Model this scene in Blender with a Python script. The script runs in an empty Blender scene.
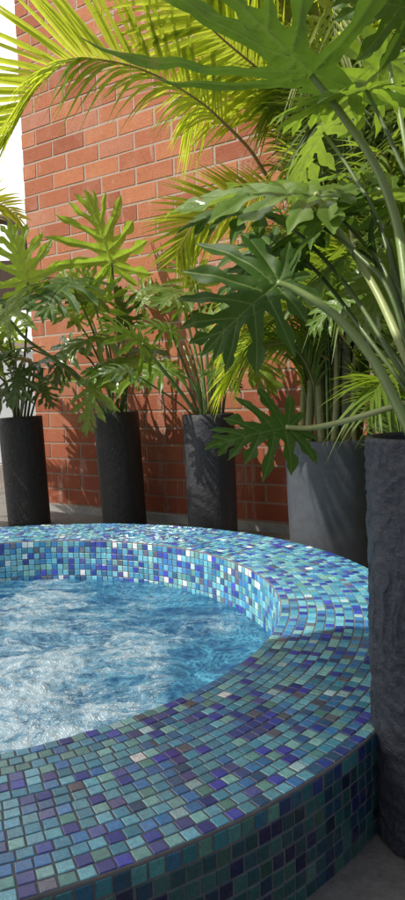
import bpy, math, random
import numpy as np
from mathutils import Vector, Matrix, noise
from mathutils.geometry import delaunay_2d_cdt

random.seed(7)
R = math.radians
scene = bpy.context.scene
COL = scene.collection

# ------------------------------------------------------------------ camera
FPX, CX, CY = 677.0, 202.5, 450.0
ZC = 0.66
pitch, roll = R(4.68), R(-1.82)
_F = Vector((0, math.cos(pitch), -math.sin(pitch)))
_U = Vector((0, math.sin(pitch), math.cos(pitch)))
_R = Vector((1, 0, 0))
cr, sr = math.cos(roll), math.sin(roll)
AR = cr * _R + sr * _U
AU = -sr * _R + cr * _U
AF = _F
CAM = Vector((0, 0, ZC))


def ray(x, y):
    return (x - CX) / FPX * AR - (y - CY) / FPX * AU + AF


def P(x, y, D):
    """world point seen at photo pixel (x, y), D metres in front of the lens"""
    return CAM + ray(x, y) * D


def Pz(x, y, z):
    d = ray(x, y)
    return CAM + d * ((z - ZC) / d.z)


cam_d = bpy.data.cameras.new('camera')
cam_d.sensor_fit = 'VERTICAL'
cam_d.sensor_height = 24
cam_d.lens = FPX / 900 * 24
cam_d.clip_start = 0.02
cam_d.clip_end = 500
cam = bpy.data.objects.new('camera', cam_d)
M = Matrix.Identity(4)
for i in range(3):
    M[i][0], M[i][1], M[i][2], M[i][3] = AR[i], AU[i], -AF[i], CAM[i]
cam.matrix_world = M
COL.objects.link(cam)
scene.camera = cam

# ------------------------------------------------------------------ helpers


def obj(name, mesh, mats, parent=None, smooth=True):
    if not isinstance(mats, (list, tuple)):
        mats = [mats]
    for m in mats:
        mesh.materials.append(m)
    if smooth:
        mesh.polygons.foreach_set('use_smooth', [True] * len(mesh.polygons))
    mesh.update()
    o = bpy.data.objects.new(name, mesh)
    COL.objects.link(o)
    if parent is not None:
        o.parent = parent
    return o


def thing(name, label, cat, loc=(0, 0, 0), group=None):
    o = bpy.data.objects.new(name, None)
    o.empty_display_size = 0.1
    COL.objects.link(o)
    o.location = loc
    o['label'] = label
    o['category'] = cat
    if group:
        o['group'] = group
    return o


def tag(o, label, cat, group=None):
    o['label'] = label
    o['category'] = cat
    if group:
        o['group'] = group
    return o


class MB:
    def __init__(s):
        s.v, s.f, s.m, s.c = [], [], [], []

    def add(s, verts, faces, mat=0, cols=None):
        b = len(s.v)
        s.v.extend([tuple(v) for v in verts])
        s.f.extend([tuple(i + b for i in f) for f in faces])
        s.m.extend([mat] * len(faces))
        s.c.extend(cols if cols is not None else [(0, .5, 0, 1)] * len(verts))

    def box(s, x0, x1, y0, y1, z0, z1, mat=0, col=(0, .5, 0, 1)):
        v = [(x0, y0, z0), (x1, y0, z0), (x1, y1, z0), (x0, y1, z0), (x0, y0, z1), (x1, y0, z1), (x1, y1, z1), (x0, y1, z1)]
        f = [(0, 3, 2, 1), (4, 5, 6, 7), (0, 1, 5, 4), (1, 2, 6, 5), (2, 3, 7, 6), (3, 0, 4, 7)]
        s.add(v, f, mat, [col] * 8)

    def tube(s, pts, radii, n=8, mat=0, col=(0, .5, 0, 1), flat=1.0):
        pts = [Vector(p) for p in pts]
        vs, fs = [], []
        prev = None
        for i, p in enumerate(pts):
            t = (pts[min(i + 1, len(pts) - 1)] - pts[max(i - 1, 0)]).normalized()
            if prev is None:
                a = Vector((0, 0, 1)) if abs(t.z) < .9 else Vector((1, 0, 0))
                u = t.cross(a).normalized()
            else:
                u = (prev - t * prev.dot(t)).normalized()
            prev = u
            w = t.cross(u)
            for k in range(n):
                a = 2 * math.pi * k / n
                vs.append(p + (u * math.cos(a) + w * math.sin(a) * flat) * radii[i])
        for i in range(len(pts) - 1):
            for k in range(n):
                fs.append((i * n + k, i * n + (k + 1) % n, (i + 1) * n + (k + 1) % n, (i + 1) * n + k))
        fs.append(tuple(range(n - 1, -1, -1)))
        fs.append(tuple((len(pts) - 1) * n + k for k in range(n)))
        s.add(vs, fs, mat, [col] * len(vs))

    def mesh(s, name):
        me = bpy.data.meshes.new(name)
        me.from_pydata(s.v, [], s.f)
        me.polygons.foreach_set('material_index', s.m)
        a = me.attributes.new('Col', 'FLOAT_COLOR', 'POINT')
        a.data.foreach_set('color', np.array(s.c, dtype=np.float32).ravel())
        me.update()
        return me


def catmull(pts, per=8):
    pts = [Vector(p) for p in pts]
    q = [pts[0] * 2 - pts[1]] + pts + [pts[-1] * 2 - pts[-2]]
    out = []
    for i in range(1, len(q) - 2):
        for k in range(per):
            t = k / per
            a, b, c, d = q[i - 1], q[i], q[i + 1], q[i + 2]
            out.append(0.5 * ((2 * b) + (c - a) * t + (2 * a - 5 * b + 4 * c - d) * t * t + (-a + 3 * b - 3 * c + d) * t ** 3))
    out.append(pts[-1])
    return out


def lathe(profile, n=64, disp=None):
    """profile: (r, z) list"""
    vs, fs = [], []
    for r, z in profile:
        for k in range(n):
            a = 2 * math.pi * k / n
            rr = r + (disp(a, r, z) if disp else 0)
            vs.append((rr * math.cos(a), rr * math.sin(a), z))
    for i in range(len(profile) - 1):
        for k in range(n):
            fs.append((i * n + k, i * n + (k + 1) % n, (i + 1) * n + (k + 1) % n, (i + 1) * n + k))
    return vs, fs


# ------------------------------------------------------------------ materials


class NT:
    def __init__(s, name):
        s.m = bpy.data.materials.new(name)
        s.m.use_nodes = True
        s.t = s.m.node_tree
        s.t.nodes.clear()
        s.out = s.n('ShaderNodeOutputMaterial')

    def n(s, typ, ins=None, **kw):
        nd = s.t.nodes.new(typ)
        for k, v in kw.items():
            setattr(nd, k, v)
        if ins:
            for k, v in ins.items():
                if isinstance(v, bpy.types.NodeSocket):
                    s.t.links.new(v, nd.inputs[k])
                else:
                    nd.inputs[k].default_value = v
        return nd

    def math(s, op, a, b=None, clamp=False):
        nd = s.n('ShaderNodeMath', operation=op, use_clamp=clamp)
        for i, v in enumerate((a, b)):
            if v is None:
                continue
            if isinstance(v, bpy.types.NodeSocket):
                s.t.links.new(v, nd.inputs[i])
            else:
                nd.inputs[i].default_value = v
        return nd.outputs[0]

    def mix(s, fac, a, b, blend='MIX'):
        nd = s.n('ShaderNodeMix', data_type='RGBA', blend_type=blend)
        for i, v in ((0, fac), (6, a), (7, b)):
            if isinstance(v, bpy.types.NodeSocket):
                s.t.links.new(v, nd.inputs[i])
            else:
                nd.inputs[i].default_value = v
        return nd.outputs[2]

    def ramp(s, fac, stops):
        nd = s.n('ShaderNodeValToRGB')
        s.t.links.new(fac, nd.inputs[0])
        el = nd.color_ramp.elements
        while len(el) < len(stops):
            el.new(.5)
        for e, (p, c) in zip(el, stops):
            e.position = p
            e.color = c if len(c) == 4 else (*c, 1)
        return nd.outputs[0]

    def noise(s, vec, scale, detail=4, rough=.55, dist=0):
        ins = {'Scale': scale, 'Detail': detail, 'Roughness': rough, 'Distortion': dist}
        if vec is not None:
            ins['Vector'] = vec
        return s.n('ShaderNodeTexNoise', ins).outputs['Fac']

    def bump(s, h, strength=.3, dist=.01, normal=None):
        ins = {'Height': h, 'Strength': strength, 'Distance': dist}
        if normal is not None:
            ins['Normal'] = normal
        return s.n('ShaderNodeBump', ins).outputs[0]

    def done(s, sh):
        s.t.links.new(sh, s.out.inputs[0])
        return s.m


def C(r, g, b):
    return (r, g, b, 1)


def mat_brick():
    t = NT('brick')
    obc = t.n('ShaderNodeTexCoord').outputs['Object']
    col = t.n('ShaderNodeAttribute', attribute_name='Col').outputs['Color']
    sep = t.n('ShaderNodeSeparateColor', {'Color': col})
    base = t.ramp(sep.outputs[1], [(0, C(.33, .105, .052)), (.3, C(.43, .152, .072)), (.7, C(.54, .215, .10)), (1, C(.47, .21, .135))])
    n1 = t.noise(obc, 26, 5, .65)
    n2 = t.noise(obc, 160, 3, .6)
    base = t.mix(t.math('MULTIPLY', n1, .55), base, C(.28, .085, .055))
    pits = t.ramp(n2, [(.30, C(.25, .25, .25)), (.42, C(1, 1, 1))])
    base = t.mix(.75, base, pits, 'MULTIPLY')
    stain = t.ramp(t.noise(obc, 5.0, 5, .6), [(.52, C(0, 0, 0)), (.75, C(1, 1, 1))])
    base = t.mix(t.math('MULTIPLY', stain, .22), base, C(.62, .42, .34))
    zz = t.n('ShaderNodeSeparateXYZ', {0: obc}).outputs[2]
    low_shade = t.math('ADD', zz, t.math('MULTIPLY', t.math('SUBTRACT', t.noise(obc, 2.2, 5, .6), .5), .9))
    low_shade = t.ramp(low_shade, [(.25, C(1, 1, 1)), (.95, C(0, 0, 0))])
    base = t.mix(t.math('MULTIPLY', low_shade, .78), base, C(.25, .055, .028))  # painted shade: lower bricks made darker and redder in the colour
    salt = t.ramp(t.math('ADD', t.noise(t.n('ShaderNodeMapping', {'Vector': obc, 'Scale': (9, 9, 2.2)}).outputs[0], 1, 6, .7), t.math('MULTIPLY', n2, .18)), [(.66, C(0, 0, 0)), (.84, C(1, 1, 1))])
    base = t.mix(t.math('MULTIPLY', salt, .5), base, C(.66, .52, .45))
    h = t.math('ADD', t.math('MULTIPLY', n1, .5), t.math('MULTIPLY', n2, .6))
    b = t.n('ShaderNodeBsdfPrincipled', {'Base Color': base, 'Roughness': .85, 'Normal': t.bump(h, .55, .006), 'Specular IOR Level': .25})
    return t.done(b.outputs[0])


def mat_mortar(c=(.46, .37, .30)):
    t = NT('mortar')
    obc = t.n('ShaderNodeTexCoord').outputs['Object']
    n = t.noise(obc, 70, 5, .65)
    n1 = t.noise(obc, 6, 4, .6)
    base = t.mix(n, C(*[x * .65 for x in c]), C(*[min(1, x * 1.25) for x in c]))
    base = t.mix(t.math('MULTIPLY', n1, .6), base, C(.34, .24, .19))
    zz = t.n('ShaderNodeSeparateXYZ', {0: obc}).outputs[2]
    low_shade = t.ramp(t.math('ADD', zz, t.math('MULTIPLY', t.math('SUBTRACT', n1, .5), .9)), [(.25, C(1, 1, 1)), (1.0, C(0, 0, 0))])
    base = t.mix(t.math('MULTIPLY', low_shade, .7), base, C(.22, .12, .085))  # same painted shade on the lower mortar joints
    b = t.n('ShaderNodeBsdfPrincipled', {'Base Color': base, 'Roughness': .95, 'Normal': t.bump(n, .6, .004), 'Specular IOR Level': .15})
    return t.done(b.outputs[0])


def mat_tile():
    t = NT('glass_mosaic')
    obc = t.n('ShaderNodeTexCoord').outputs['Object']
    col = t.n('ShaderNodeAttribute', attribute_name='Col').outputs['Color']
    n1 = t.noise(obc, 190, 4, .7, 1.2)
    n2 = t.noise(obc, 7, 3, .6)
    n3 = t.noise(obc, 620, 2, .6)
    base = t.mix(.75, col, t.ramp(n1, [(.28, C(.5, .48, .55)), (.5, C(.9, .92, .95)), (.7, C(1.45, 1.4, 1.3))]), 'MULTIPLY')
    dirt = t.ramp(t.noise(obc, 38, 4, .7), [(.52, C(0, 0, 0)), (.72, C(1, 1, 1))])
    lime = t.ramp(t.noise(obc, 11, 6, .72), [(.56, C(0, 0, 0)), (.74, C(1, 1, 1))])
    base = t.mix(t.math('MULTIPLY', lime, .14), base, C(.46, .50, .50))
    base = t.mix(t.math('MULTIPLY', dirt, .18), base, C(.20, .185, .19))
    wet = t.ramp(n2, [(.38, C(0, 0, 0)), (.60, C(1, 1, 1))])
    rough = t.math('ADD', .07, t.math('MULTIPLY', wet, .27))
    rough = t.math('ADD', rough, t.math('MULTIPLY', n3, .12))
    b = t.n('ShaderNodeBsdfPrincipled', {'Base Color': base, 'Roughness': rough, 'Specular IOR Level': .75,
                                         'Normal': t.bump(n1, .16, .002)})
    return t.done(b.outputs[0])


def mat_grout():
    t = NT('grout')
    obc = t.n('ShaderNodeTexCoord').outputs['Object']
    n = t.noise(obc, 60, 5, .7)
    base = t.mix(n, C(.06, .058, .062), C(.22, .21, .21))
    b = t.n('ShaderNodeBsdfPrincipled', {'Base Color': base, 'Roughness': .9, 'Normal': t.bump(n, .4, .002)})
    return t.done(b.outputs[0])


def mat_water():
    t = NT('bubbling_water')
    obc = t.n('ShaderNodeTexCoord').outputs['Object']
    att = t.n('ShaderNodeAttribute', attribute_name='Col').outputs['Color']
    sep = t.n('ShaderNodeSeparateColor', {'Color': att})
    foam0 = sep.outputs[0]
    warp = t.n('ShaderNodeTexNoise', {'Vector': obc, 'Scale': 4.5, 'Detail': 4})
    wv = t.n('ShaderNodeVectorMath', {0: warp.outputs['Color'], 1: (.5, .5, .5)}, operation='SUBTRACT').outputs[0]
    wv = t.n('ShaderNodeVectorMath', {0: wv, 'Scale': .22}, operation='SCALE').outputs[0]
    pv = t.n('ShaderNodeVectorMath', {0: obc, 1: wv}, operation='ADD').outputs[0]
    st = t.n('ShaderNodeMapping', {'Vector': pv, 'Rotation': (0, 0, R(-18)), 'Scale': (1, 2.1, 1)}).outputs[0]
    s1 = t.noise(st, 7.5, 7, .62, .25)
    s2 = t.noise(pv, 26, 6, .66, .1)
    v1 = t.n('ShaderNodeTexVoronoi', {'Vector': pv, 'Scale': 170.0, 'Randomness': 1.0}).outputs['Distance']
    v2 = t.n('ShaderNodeTexVoronoi', {'Vector': pv, 'Scale': 75.0, 'Randomness': 1.0}).outputs['Distance']
    fine = t.noise(obc, 320, 3, .7)
    f = t.math('ADD', t.math('MULTIPLY', foam0, .44), t.math('MULTIPLY', t.math('SUBTRACT', s1, .5), 1.5))
    f = t.math('ADD', f, t.math('MULTIPLY', t.math('SUBTRACT', s2, .5), .7))
    f = t.math('ADD', f, t.math('MULTIPLY', t.math('SUBTRACT', fine, .5), .8))
    s3 = t.noise(st, 5.2, 6, .6, .5)
    ridge = t.ramp(t.math('ABSOLUTE', t.math('SUBTRACT', s3, .5)), [(.0, C(1, 1, 1)), (.055, C(0, 0, 0))])
    f = t.math('ADD', f, t.math('MULTIPLY', t.math('MULTIPLY', ridge, .40), t.math('ADD', foam0, .45, True)))
    veil = t.ramp(f, [(.12, C(0, 0, 0)), (.24, C(.42, .42, .42)), (.60, C(.90, .90, .90))])
    white = t.ramp(f, [(.42, C(0, 0, 0)), (.60, C(.55, .55, .55)), (.95, C(.85, .85, .85))])
    cell = t.ramp(t.math('ADD', v2, t.math('MULTIPLY', s2, .45)), [(.25, C(.010, .065, .15)), (.55, C(.022, .135, .25)), (.9, C(.075, .30, .43))])
    deep = t.mix(t.ramp(s1, [(.35, C(0, 0, 0)), (.65, C(1, 1, 1))]), C(.009, .055, .14), cell)
    milk = t.mix(s2, C(.06, .16, .25), C(.17, .29, .37))
    base = t.mix(veil, deep, milk)
    speck = t.ramp(v1, [(.10, C(1, 1, 1)), (.42, C(0, 0, 0))])
    speck = t.math('MULTIPLY', speck, t.ramp(t.math('ADD', f, t.math('MULTIPLY', fine, .5)), [(.30, C(0, 0, 0)), (.85, C(1, 1, 1))]))
    base = t.mix(t.math('MULTIPLY', white, t.ramp(t.math('ADD', s2, t.math('MULTIPLY', fine, .3)), [(.45, C(.25, .25, .25)), (.85, C(1, 1, 1))])), base, C(.38, .45, .49))
    base = t.mix(t.math('MULTIPLY', speck, .8), base, C(.78, .81, .82))
    wv_ = t.n('ShaderNodeTexVoronoi', {'Vector': pv, 'Scale': 40.0}, feature='SMOOTH_F1').outputs['Distance']
    h = t.math('ADD', t.math('MULTIPLY', s2, .35), t.math('MULTIPLY', wv_, .7))
    h = t.math('ADD', h, t.math('MULTIPLY', speck, .25))
    rough = t.math('ADD', .04, t.math('MULTIPLY', veil, .42))
    b = t.n('ShaderNodeBsdfPrincipled', {'Base Color': base, 'Roughness': rough, 'IOR': 1.33, 'Specular IOR Level': .6,
                                         'Normal': t.bump(h, .55, .014)})
    return t.done(b.outputs[0])


def mat_concrete(name, c0, c1, scale=1.0, rough=.85):
    t = NT(name)
    obc = t.n('ShaderNodeTexCoord').outputs['Object']
    a = t.noise(obc, 3.2 * scale, 6, .65)
    b_ = t.noise(obc, 60 * scale, 5, .7)
    f = t.math('ADD', t.math('MULTIPLY', a, .65), t.math('MULTIPLY', b_, .45))
    base = t.ramp(f, [(.32, C(*c0)), (.75, C(*c1))])
    spots = t.ramp(t.noise(obc, 22 * scale, 5, .7), [(.3, C(.6, .6, .6)), (.55, C(1, 1, 1))])
    base = t.mix(.8, base, spots, 'MULTIPLY')
    b = t.n('ShaderNodeBsdfPrincipled', {'Base Color': base, 'Roughness': rough, 'Normal': t.bump(b_, .5, .004)})
    return t.done(b.outputs[0])


def mat_pot(name, c, rough=.6, bump=.6, scale=1.0, streak=True):
    t = NT(name)
    obc = t.n('ShaderNodeTexCoord').outputs['Object']
    a = t.noise(obc, 22 * scale, 6, .65, 1.6)
    b_ = t.noise(obc, 120 * scale, 4, .6)
    s = t.noise(t.n('ShaderNodeMapping', {'Vector': obc, 'Scale': (14, 14, 1.6)}).outputs[0], 1.0, 5, .65)
    base = t.mix(a, C(*[x * .55 for x in c]), C(*[x * 1.6 for x in c]))
    if streak:
        base = t.mix(t.math('MULTIPLY', t.ramp(s, [(.5, C(0, 0, 0)), (.72, C(1, 1, 1))]), .35), base, C(*[min(1, x * 2.6 + .02) for x in c]))
    h = t.math('ADD', t.math('MULTIPLY', a, 1.0), t.math('MULTIPLY', b_, .25))
    b = t.n('ShaderNodeBsdfPrincipled', {'Base Color': base, 'Roughness': rough, 'Normal': t.bump(h, bump, .008), 'Specular IOR Level': .45})
    return t.done(b.outputs[0])


def mat_leaf(name, dark, light, vein, trans, rough=.34, tw=.35, spec=.5):
    t = NT(name)
    obc = t.n('ShaderNodeTexCoord').outputs['Object']
    col = t.n('ShaderNodeAttribute', attribute_name='Col').outputs['Color']
    sep = t.n('ShaderNodeSeparateColor', {'Color': col})
    n = t.noise(obc, 9, 4, .6)
    f = t.math('ADD', t.math('MULTIPLY', n, .5), t.math('MULTIPLY', sep.outputs[1], .6), clamp=True)
    base = t.ramp(f, [(.2, C(*dark)), (.8, C(*light))])
    spots = t.ramp(t.noise(obc, 60, 4, .65), [(.3, C(.75, .72, .6)), (.5, C(1, 1, 1))])
    base = t.mix(.7, base, spots, 'MULTIPLY')
    net = t.n('ShaderNodeTexVoronoi', {'Vector': obc, 'Scale': 70.0}, feature='DISTANCE_TO_EDGE').outputs['Distance']
    net = t.ramp(net, [(.0, C(1.25, 1.25, 1.1)), (.07, C(.95, .95, .95)), (.3, C(1.02, 1.02, 1.02))])
    base = t.mix(.55, base, net, 'MULTIPLY')
    base = t.mix(t.math('MULTIPLY', sep.outputs[0], .75), base, C(*vein))
    dry = t.ramp(t.math('ADD', sep.outputs[2], t.math('MULTIPLY', t.math('SUBTRACT', t.noise(obc, 30, 4, .6), .5), .7)), [(.45, C(0, 0, 0)), (.75, C(1, 1, 1))])
    base = t.mix(dry, base, C(.30, .20, .08))
    tr = t.mix(t.math('MULTIPLY', sep.outputs[0], .5), C(*trans), C(*vein))
    tr = t.mix(.8, tr, spots, 'MULTIPLY')
    tr = t.mix(dry, tr, C(.35, .22, .06))
    bm = t.bump(t.noise(obc, 45, 3, .6), .25, .004)
    p = t.n('ShaderNodeBsdfPrincipled', {'Base Color': base, 'Roughness': rough, 'Specular IOR Level': spec, 'Normal': bm})
    tl = t.n('ShaderNodeBsdfTranslucent', {'Color': tr})
    mx = t.n('ShaderNodeMixShader', {0: tw, 1: p.outputs[0], 2: tl.outputs[0]})
    return t.done(mx.outputs[0])


def mat_stem(name, c0, c1, scale=40, rings=False, rough=.5):
    t = NT(name)
    obc = t.n('ShaderNodeTexCoord').outputs['Object']
    n = t.noise(obc, scale, 4, .6)
    n2 = t.noise(t.n('ShaderNodeMapping', {'Vector': obc, 'Scale': (40, 40, 4)}).outputs[0], 1, 4, .6)
    base = t.mix(t.math('ADD', t.math('MULTIPLY', n, .5), t.math('MULTIPLY', n2, .5)), C(*c0), C(*c1))
    h = n
    if rings:
        sp = t.n('ShaderNodeSeparateXYZ', {0: obc}).outputs[2]
        z = t.math('ADD', t.math('MULTIPLY', sp, 26), t.math('MULTIPLY', t.noise(obc, 5, 2), 1.5))
        fr = t.math('FRACT', z)
        ring = t.ramp(fr, [(.0, C(1, 1, 1)), (.14, C(.1, .1, .1)), (.2, C(0, 0, 0)), (.9, C(0, 0, 0)), (1, C(1, 1, 1))])
        base = t.mix(t.math('MULTIPLY', ring, .7), base, C(.30, .26, .18))
        h = t.math('ADD', n, ring)
    b = t.n('ShaderNodeBsdfPrincipled', {'Base Color': base, 'Roughness': rough, 'Normal': t.bump(h, .35, .004)})
    return t.done(b.outputs[0])


def mat_simple(name, c, rough=.5, metal=0, nscale=30, amt=.3):
    t = NT(name)
    obc = t.n('ShaderNodeTexCoord').outputs['Object']
    n = t.noise(obc, nscale, 5, .65)
    base = t.mix(n, C(*[x * (1 - amt) for x in c]), C(*[min(1, x * (1 + amt)) for x in c]))
    b = t.n('ShaderNodeBsdfPrincipled', {'Base Color': base, 'Roughness': rough, 'Metallic': metal, 'Normal': t.bump(n, .2, .003)})
    return t.done(b.outputs[0])


def mat_frosted():
    t = NT('frosted_glass')
    obc = t.n('ShaderNodeTexCoord').outputs['Object']
    n = t.noise(obc, 2, 3)
    a = t.n('ShaderNodeBsdfPrincipled', {'Base Color': t.mix(n, C(.72, .76, .78), C(.85, .87, .88)), 'Roughness': .25})
    tl = t.n('ShaderNodeBsdfTranslucent', {'Color': C(.95, .96, .97)})
    return t.done(t.n('ShaderNodeMixShader', {0: .6, 1: a.outputs[0], 2: tl.outputs[0]}).outputs[0])


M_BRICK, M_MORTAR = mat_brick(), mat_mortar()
M_TILE, M_GROUT, M_WATER = mat_tile(), mat_grout(), mat_water()
M_FLOOR = mat_concrete('terrace_concrete', (.10, .092, .082), (.28, .26, .235), 1.6)
M_SKIRT = mat_concrete('cement_skirting', (.22, .21, .20), (.42, .41, .39), 2)
M_POT = mat_pot('charcoal_cement', (.030, .031, .037), .55, .8)
M_POTB = mat_pot('black_cement', (.024, .024, .027), .5, 1.0, 1.3)
M_POTN = mat_pot('trowelled_charcoal_cement', (.034, .038, .052), .46, .7, 2.2)
M_POTG = mat_pot('grey_planter', (.060, .066, .076), .55, .12, .6, False)
M_SOIL = mat_simple('soil', (.035, .025, .018), .95, 0, 90, .6)
M_LF_DARK = mat_leaf('dark_leaf', (.030, .072, .010), (.066, .138, .020), (.19, .26, .07), (.14, .27, .02), .5, .24, .22)
M_LF_MID = mat_leaf('green_leaf', (.062, .135, .015), (.145, .255, .030), (.24, .34, .08), (.32, .50, .035), .36, .42)
M_LF_BRI = mat_leaf('bright_leaf', (.105, .20, .020), (.20, .33, .035), (.26, .36, .10), (.42, .66, .06), .38, .5)
M_LF_GREY = mat_leaf('glossy_leaf', (.040, .085, .026), (.085, .145, .045), (.20, .26, .10), (.20, .34, .05), .27, .3, .7)
M_LF_GLOSS = mat_leaf('glossy_green_leaf', (.085, .155, .028), (.165, .265, .055), (.24, .32, .10), (.34, .50, .05), .24, .4, .8)
M_LF_UND = mat_leaf('leaf_underside', (.045, .105, .014), (.085, .16, .022), (.16, .24, .05), (.11, .21, .02), .42, .34, .4)
M_PALM_Y = mat_leaf('yellow_palm_leaf', (.115, .18, .020), (.235, .305, .032), (.28, .31, .06), (.69, .80, .06), .42, .66)
M_PALM_G = mat_leaf('green_palm_leaf', (.065, .13, .016), (.14, .22, .028), (.16, .21, .04), (.40, .55, .035), .38, .45)
M_PALM_D = mat_leaf('dark_palm_leaf', (.026, .055, .012), (.06, .10, .02), (.10, .13, .03), (.16, .24, .02), .42, .3)
M_PET = mat_stem('petiole_green', (.10, .17, .045), (.24, .31, .10), 30, rough=.4)
M_PET_P = mat_stem('petiole_pale', (.24, .30, .10), (.42, .46, .19), 30, rough=.4)
M_PET_D = mat_stem('petiole_dark', (.05, .09, .025), (.12, .17, .05), 30, rough=.4)
M_RACH = mat_stem('rachis_brown', (.22, .13, .05), (.36, .24, .08), 30)
M_CANE = mat_stem('palm_cane', (.10, .085, .06), (.22, .20, .12), 18, True, .6)
M_CANE_G = mat_stem('palm_cane_green', (.14, .15, .06), (.28, .27, .11), 18, True, .5)
M_TIMBER = mat_stem('brown_timber', (.055, .032, .022), (.13, .08, .055), 14, rough=.7)
M_RAIL = mat_simple('rail_paint', (.50, .36, .33), .45, .0, 20, .15)
M_GLASS = mat_frosted()
M_PARAPET = mat_concrete('parapet_plaster', (.42, .36, .32), (.60, .53, .47), 1.5)

# ------------------------------------------------------------------ ground
mb = MB()
mb.add([(-150, -150, 0), (150, -150, 0), (150, 150, 0), (-150, 150, 0)], [(0, 1, 2, 3)])
g = obj('ground', mb.mesh('ground'), M_FLOOR, smooth=False)
g['kind'] = 'structure'

# ------------------------------------------------------------------ brick wall
yaw = R(56.2)
WT = Vector((math.sin(yaw), -math.cos(yaw), 0))       # along the wall, to the right
WN = Vector((-WT.y, WT.x, 0)) * -1                    # towards the terrace
if WN.y > 0:
    WN = -WN
WMID = Vector((-.242, 3.557, 0))


def on_wall(x, y, off=0.0):
    d = ray(x, y)
    tt = ((WMID + WN * off - CAM).dot(WN)) / d.dot(WN)
    return CAM + d * tt


wl = on_wall(35, 400)
W0 = Vector((wl.x, wl.y, 0))
WLEN, WH, COURSE, BL, JO = 4.2, 4.0, .0895, .240, .0100
wall = thing('brick_wall', 'tall red brick wall with pale mortar behind the row of potted plants', 'wall', W0)
wall.rotation_euler = (0, 0, math.atan2(WT.y, WT.x))
rnd = random.Random(3)
mb = MB()


def brick(x0, x1, z0, z1, yj, rv):
    # front face at y = -.009 + jitter, chamfered; back on the mortar bed at y=0.006
    c = .0018
    j = [rnd.uniform(-.0007, .0007) for _ in range(4)]
    yf = -.0022 + yj
    v = [(x0, .006, z0), (x1, .006, z0), (x1, .006, z1), (x0, .006, z1),
         (x0, yf + c, z0), (x1, yf + c, z0), (x1, yf + c, z1), (x0, yf + c, z1),
         (x0 + c, yf + j[0], z0 + c), (x1 - c, yf + j[1], z0 + c), (x1 - c, yf + j[2], z1 - c), (x0 + c, yf + j[3], z1 - c)]
    f = [(0, 1, 5, 4), (1, 2, 6, 5), (2, 3, 7, 6), (3, 0, 4, 7), (4, 5, 9, 8), (5, 6, 10, 9), (6, 7, 11, 10), (7, 4, 8, 11), (8, 9, 10, 11)]
    mb.add(v, f, 0, [(0, rv, 0, 1)] * 12)


nz = int(WH / COURSE)
for k in range(nz):
    z0 = .045 + k * COURSE
    x = (-.128 if k % 2 else 0.0) + rnd.uniform(-.006, .006)
    while x < WLEN:
        xa, xb = max(x + JO / 2, 0.0), min(x + BL - JO / 2 + rnd.uniform(-.003, .003), WLEN)
        if xb - xa > .03:
            brick(xa, xb, z0 + JO / 2 + rnd.uniform(-.001, .001), z0 + COURSE - JO / 2 + rnd.uniform(-.0012, .0012), rnd.uniform(-.0011, .0011), min(1, max(0, rnd.gauss(.48, .30))))
        x += BL
me = mb.mesh('bricks')
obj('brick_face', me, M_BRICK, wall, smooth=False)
mb = MB()
mb.box(.002, WLEN, 0, .24, 0, .045 + nz * COURSE)
obj('mortar_core', mb.mesh('mortar_core'), M_MORTAR, wall, smooth=False)
mb = MB()
mb.box(0, WLEN, -.022, -.001, 0.0, .040)
obj('skirting', mb.mesh('skirting'), M_SKIRT, wall, smooth=False)

# ------------------------------------------------------------------ hot tub with mosaic
TC = Vector((-1.15 * .5, 3.25 * .5, 0))
RO, RI, ZR = 1.056, .750, .160
TP = .0206                                     # tile pitch
tub = thing('hot_tub', 'round hot tub with rim and walls of blue and turquoise glass mosaic', 'hot tub', TC)
PAL = [((.15, .42, .52), 22), ((.075, .30, .43), 21), ((.05, .20, .44), 17), ((.03, .06, .30), 9), ((.05, .07, .42), 5), ((.07, .10, .30), 4),
       ((.22, .47, .45), 8), ((.13, .33, .32), 5), ((.40, .60, .63), 2), ((.12, .13, .18), 3), ((.035, .11, .24), 7)]
pcs = [p for p, w in PAL]
pws = [w for p, w in PAL]
rt = random.Random(11)


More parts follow.
